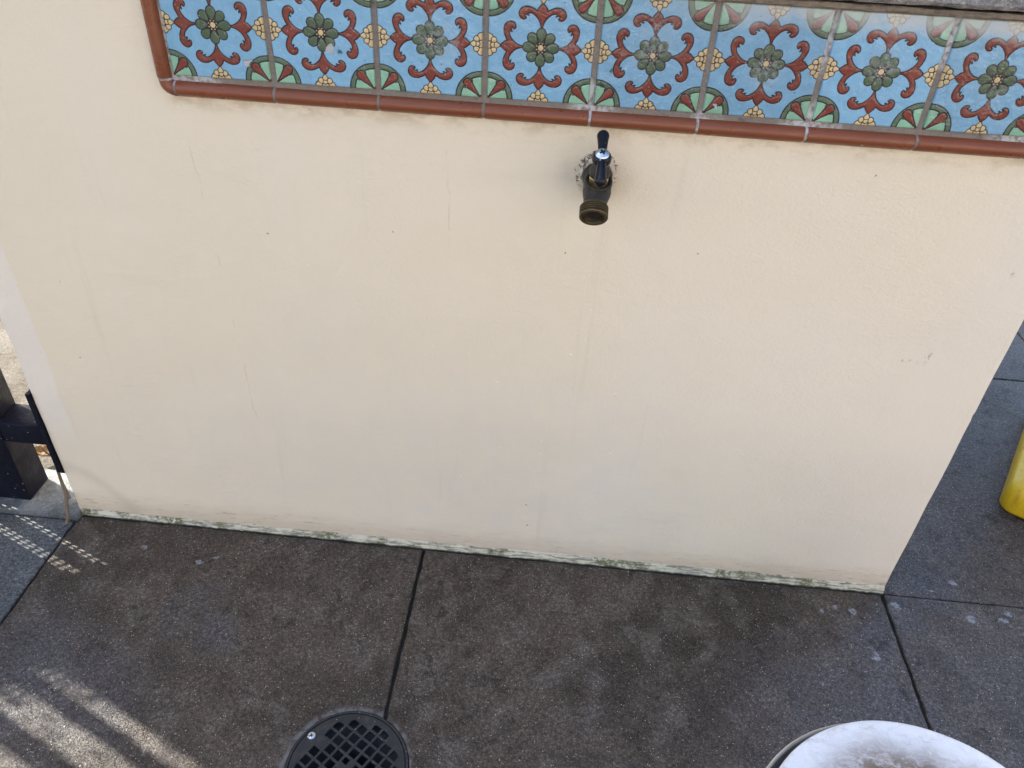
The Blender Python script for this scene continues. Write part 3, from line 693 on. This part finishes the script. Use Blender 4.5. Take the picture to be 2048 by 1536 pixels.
g0 = (-.0006, -.0025); holes = []
RM = .0905
for i in range(-7, 8):
    for j in range(-7, 8):
        cx = g0[0]+gv[0]*(i+.5)+gw[0]*(j+.5); cy = g0[1]+gv[1]*(i+.5)+gw[1]*(j+.5)
        if math.hypot(cx, cy) > .0885: continue
        if min(math.hypot(cx+.0774, cy-.0513), math.hypot(cx-.0774, cy+.0513)) < .0265: continue
        pg = []
        for a_, b_ in ((-1,-1),(0,-1),(1,-1),(1,0),(1,1),(0,1),(-1,1),(-1,0)):
            x = cx+gv[0]*a_*hs+gw[0]*b_*hs; y = cy+gv[1]*a_*hs+gw[1]*b_*hs; r_ = math.hypot(x, y)
            if r_ > RM: x *= RM/r_; y *= RM/r_
            pg.append((x, y))
        if math.hypot(cx, cy) < .017: pg = [(cx+(x-cx)*.72+cx*.22, cy+(y-cy)*.72+cy*.22) for x, y in pg]
        holes.append(pg)
grate = curve_plate('grate', circ(.1015, 96), holes, -.0010, .0040, M['iron'], drn, (0,0))
curve_plate('drain_rim', circ(.1070, 96), [circ(.1026, 96)], -.0008, .0050, M['iron'], drn, (0,0))
m = MB(); m.lathe((DR[0], DR[1], -.005), (0,0,-1), [(0,.1068),(.016,.104),(.022,.085),(.050,.060),(.060,.052),(.16,.050)], 64, False, True); m.build('drain_bowl', M['pvc'], drn, DO)
for sx, sy in ((-.0774,.0513),(.0774,-.0513)):
    m = MB(); m.lathe((DR[0]+sx, DR[1]+sy, .0012), (0,0,1), [(0,.0070),(.0010,.0068),(.0018,.0050),(.0020,.0005)], 28); s1 = m.build('grate_screw', M['chrome'], drn, DO)
    m = MB()
    for ang in (.3, .3+math.pi/2):
        c, s_ = math.cos(ang), math.sin(ang); pts = [(c*a_*.0034-s_*b_*.0008, s_*a_*.0034+c*b_*.0008) for a_, b_ in ((-1,-1),(1,-1),(1,1),(-1,1))]
        m.add([(DR[0]+sx+x, DR[1]+sy+y, z) for z in (.0028, .0034+ang*.0001) for x, y in pts], [(0,1,2,3),(4,7,6,5),(0,4,5,1),(1,5,6,2),(2,6,7,3),(3,7,4,0)])
    m.build('screw_slot', M['void'], s1, DO)

# ---------------------------------------------------------------- bucket with a skewed lid
BC = (1.0835, -.7660); BZ = .398
bk = thing('lidded_bucket', 'white plastic bucket with a beige rim standing on the wet paving', 'bucket', (BC[0], BC[1], 0)); BO = (BC[0], BC[1], 0)
m = MB(); m.lathe((BC[0], BC[1], 0), (0,0,1), [(0,.160),(.004,.166),(.30,.192),(.302,.199),(.312,.199),(.314,.1935),(.35,.1955),(.352,.1985),(.356,.1985),(.356,.1915),(.30,.187),(.02,.160),(.012,.10)], 96); m.build('bucket_wall', M['pail'], bk, BO)
m = MB(); m.lathe((BC[0], BC[1], .380), (0,0,1), [(0,.1985),(0,.2010),(.004,.2032),(.014,.2038),(.020,.2032),(.022,.2018),(.020,.2000),(.010,.1990),(-.03,.1980)], 128, False, False); m.build('bucket_rim', M['rim'], bk, BO)
for s_ in (-1, 1):
    m = MB(); m.lathe((BC[0]+s_*.196, BC[1], .335), (s_,0,0), [(0,.018),(.010,.016),(.012,.010)], 24); m.build('handle_ear', M['pail'], bk, BO)
m = MB(); m.tube([(BC[0]+.209*math.cos(t_), BC[1]-.004-.19*math.sin(t_)*.96, .335-.10*math.sin(t_)) for t_ in np.linspace(0, math.pi, 33)], .0028, 10); m.build('bail_handle', M['chrome'], bk, BO)
LC = (1.1000, -.7645)
lid = thing('bucket_lid', 'round white plastic lid smeared with brown dirt, lying askew on the bucket', 'lid', (LC[0], LC[1], .398)); LO = (LC[0], LC[1], .398)
m = MB(); rr_ = [(.2010,-.002),(.2028,.000),(.2032,.003),(.2022,.0062),(.1995,.0078),(.196,.0072),(.190,.0060),(.17,.0064),(.14,.0068),(.10,.0072),(.06,.0075),(.02,.0076)]
nL = 160; vs = []
for r_, z_ in rr_:
    for i in range(nL):
        th = 2*math.pi*i/nL; x = math.cos(th)*r_; y = math.sin(th)*r_
        vs.append((LC[0]+x, LC[1]+y, .401+z_+.0012*mnoise.noise((x*20, y*20, 2))))
fs = [[k*nL+i, k*nL+(i+1) % nL, (k+1)*nL+(i+1) % nL, (k+1)*nL+i] for k in range(len(rr_)-1) for i in range(nL)]+[[(len(rr_)-1)*nL+i for i in range(nL)]]
m.add(vs, fs, True); m.build('lid_plate', M['lid'], lid, LO)

# ---------------------------------------------------------------- yellow mop bucket on the right
YC = (2.050, .410)
yb = thing('mop_bucket', 'yellow plastic mop bucket with rounded corners standing on the paving beyond the wall', 'mop bucket', (YC[0], YC[1], 0)); YO = (YC[0], YC[1], 0)
def rsq(hx, hy, rc, z, yaw, n=8):
    pts = []
    for q, (sx, sy) in enumerate(((1,1),(-1,1),(-1,-1),(1,-1))):
        for k in range(n+1):
            a_ = q*math.pi/2+k/n*math.pi/2; pts.append((sx*(hx-rc)+rc*math.cos(a_), sy*(hy-rc)+rc*math.sin(a_)))
    c, s_ = math.cos(yaw), math.sin(yaw)
    return [(YC[0]+x*c-y*s_, YC[1]+x*s_+y*c, z) for x, y in pts]
YA = R(-32)
lev = [(.182,.236,.026,.003),(.193,.247,.030,.008),(.199,.253,.030,.018),(.198,.252,.026,.060),(.196,.250,.026,.078),(.190,.244,.026,.086),(.176,.230,.026,.090),(.160,.213,.026,.096),(.154,.206,.028,.112),(.146,.196,.040,.20),(.138,.190,.040,.30),(.146,.198,.040,.304),(.146,.198,.040,.318),(.136,.188,.036,.320),(.128,.178,.036,.28),(.11,.16,.03,.10)]
m = MB(); vs = []
for hx, hy, rc, z in lev: vs += rsq(hx, hy, rc, z, YA)
n = 36; fs = [[k*n+i, k*n+(i+1) % n, (k+1)*n+(i+1) % n, (k+1)*n+i] for k in range(len(lev)-1) for i in range(n)]+[list(range(n)), [(len(lev)-1)*n+i for i in range(n)]]
m.add(vs, fs, True); m.build('tub', M['yellow'], yb, YO)
c, s_ = math.cos(YA), math.sin(YA)
m = MB(); hp = [(.146,.10,.31),(.16,.10,.36),(.16,.08,.42),(.16,-.08,.42),(.16,-.10,.36),(.146,-.10,.31)]
m.tube([(YC[0]+x*c-y*s_, YC[1]+x*s_+y*c, z) for x, y, z in hp], .008, 12); m.build('push_handle', M['steel'], yb, YO)

# ---------------------------------------------------------------- black fence left of the wall
fen = thing('steel_fence', 'black painted steel fence with perforated infill standing left of the wall', 'fence', (-1.2, .055, .012)); FO = (-1.2, .055, .012)
def post(x0, x1):
    m = MB(); m.box(x0, x1, .018, .092, .012, 2.35, .0035); m.build('post', M['black'], fen, FO)
post(-.648, -.566); post(-2.70, -2.62)
m = MB(); m.box(-.5665, -.4475, .0205, .090, .192, .246, .003); m.build('bottom_rail', M['black'], fen, FO)
m = MB(); v = [(.002,.350),(.100,.350),(.100,.120),(.012,.120),(.002,.132)]
m.add([(x, y, z) for x in (-.4560, -.4478) for y, z in v], [(0,1,2,3,4),(9,8,7,6,5)]+[(i, 5+i, 5+(i+1) % 5, (i+1) % 5) for i in range(5)]); m.build('wall_bracket', M['black'], fen, FO)
m = MB(); m.box(-2.62, -.648, .0225, .088, 2.25, 2.33, .003); m.build('top_rail', M['black'], fen, FO)
def perf(x0, x1, z0, z1):
    cols_ = max(1, int(round((x1-x0)/.018))); holes = []; rr = .0065 if z0 < .8 else .0092
    for c_ in range(cols_):
        x = x0+.018*(c_+.5); k = 0
        z = z0+.012+(.0104 if c_ % 2 else 0)
        while z < z1-.009:
            holes.append(circ(rr*(min(1, .35+(z-z0)/.22)*(1 if random.random() < .80 else .5) if z0 > .8 else 1)*random.uniform(.90, 1.06), 10, x, z)); z += .0208
    x1 = x0+.018*cols_
    cu = curve_plate('perforated_strip', [(x0,z0),(x1,z0),(x1,z1),(x0,z1)], holes, 0, .0006, M['steel'], fen, (0,0), 0)
    cu.rotation_euler = (R(90), 0, 0); cu.location = ((-FO[0])*K, (.030-FO[1])*K, (-FO[2])*K); return x1
def plate(x0, x1, z0=.012, z1=2.25, y=.030):
    m = MB(); m.box(x0, x1, y-.003, y+.003, z0, z1); m.build('infill_panel', M['steel'], fen, FO)
strips = [(-.705, 3, .075, .36), (-.8255, 3, .14, .43), (-1.278, 4, .90, 1.62), (-1.475, 7, .98, 1.62), (-1.72, 8, 1.10, 1.62)]
xr = -.648
for x0, nc, z0, z1 in strips:
    x1 = x0+.018*nc
    if xr-x1 > .002: plate(x1, xr)
    plate(x0, x1, .012, z0); plate(x0, x1, z1, 2.25); perf(x0, x1, z0, z1); xr = x0
plate(-2.62, xr)

# ---------------------------------------------------------------- unseen canopy on posts, added to shade the court
cp = thing('shade_canopy', 'flat cream canopy on four posts, added out of view to shade the counter', 'canopy', (0, 0, 0))
m = MB(); c0, s0 = .915, -.403
def pa(a_, b_, z): return (a_*c0-b_*s0, a_*s0+b_*c0, z)      # a_ along the sunlight, b_ across it
A0, A1, B0, B1 = -2.95, -1.0, -2.4, 3.2
vs = [pa(x, y, z) for z in (3.0, 3.1) for y in (B0, B1) for x in (A0, A1)]
m.add(vs, [(0,2,3,1),(4,5,7,6),(0,1,5,4),(2,6,7,3),(0,4,6,2),(1,3,7,5)]); m.build('shade_roof', M['canopy'], cp)
for a_, b_ in ((A0+.1, B0+.1), (A1-.1, B0+.1), (A0+.1, B1-.1), (A1-.1, B1-.1)):
    p = pa(a_, b_, 0); m = MB(); m.box(p[0]-.05, p[0]+.05, p[1]-.05, p[1]+.05, -.014, 3.0, .006); m.build('post', M['canopy'], cp)

# ---------------------------------------------------------------- building added behind the camera, turned sunward to bounce warm light
bd = thing('bounce_building', 'cream stucco building with dark windows, added out of view to bounce sunlight onto the counter', 'building', (2.5, -6.5, 0)); BDO = (0, 0, 0)
def bd_part(name, mb, mat, par=None):
    o = mb.build(name, mat, par or bd); 
    return o
m = MB(); m.box(-7, 7, -3, 0, -.014, 4.6); w_ = bd_part('bounce_facade', m, M['canopy'])
m = MB(); m.box(-7.15, 7.15, -3.1, .25, 4.6, 4.85); bd_part('bounce_roof_cornice', m, M['mortar'])
for x in (-5.2, -2.6, 2.6, 5.2):
    m = MB(); m.box(x-.62, x+.62, .001, .05, 1.3, 3.2); f_ = bd_part('window', m, M['trim'])
    m = MB(); m.box(x-.54, x+.54, .05, .06, 1.38, 3.12); bd_part('pane', m, M['void'], f_)
m = MB(); m.box(-.75, .75, .001, .06, 0, 3.1); bd_part('door', m, M['trim'])
bd.rotation_euler = (0, 0, R(32))

# ---------------------------------------------------------------- small litter
tw = MB()
pts = [(-.4545,-.0335,.004),(-.4535,-.020,.020),(-.4600,-.006,.045),(-.4585,.004,.056),(-.470,.018,.085),(-.4800,.032,.115),(-.4880,.045,.140)]
rd = [.0036,.0040,.0046,.0058,.0036,.0032,.0028]
tw.tube(pts, rd, 12); tw.tube([(-.487,.043,.137),(-.497,.040,.150),(-.508,.045,.158)], [.0024,.002,.0012], 8); tw.tube([(-.4585,.004,.056),(-.450,.000,.060),(-.4455,-.004,.058)], [.003,.0028,.0016], 8)
o = tw.build('dry_twig', M['bark'], None); tag(o, 'thin grey brown dead twig leaning up against the left corner of the wall', 'twig')
lf = MB(); vs = []; NL = 14
for i in range(NL+1):
    for j in range(NL+1):
        u_ = i/NL*2-1; v_ = j/NL*2-1; w_ = .022*math.sqrt(max(0, 1-u_*u_))*(1+.3*mnoise.noise((u_*3, 1, 1)))
        vs.append((-.605+u_*.045, .178+v_*w_+.010*u_, .012+.010*abs(v_)+.012*mnoise.noise((u_*2.5, v_*2.5, 4))+.008*u_*u_))
lf.add(vs, [[i*(NL+1)+j, (i+1)*(NL+1)+j, (i+1)*(NL+1)+j+1, i*(NL+1)+j+1] for i in range(NL) for j in range(NL)], True)
vs2 = [(x+.004, y+.001, z+.002) for x, y, z in vs]
o = lf.build('dead_leaf', M['leaf'], None)
md = o.modifiers.new('th', 'SOLIDIFY'); md.thickness = .0012
tag(o, 'curled brown dead leaf on the pale concrete behind the rail', 'leaf')
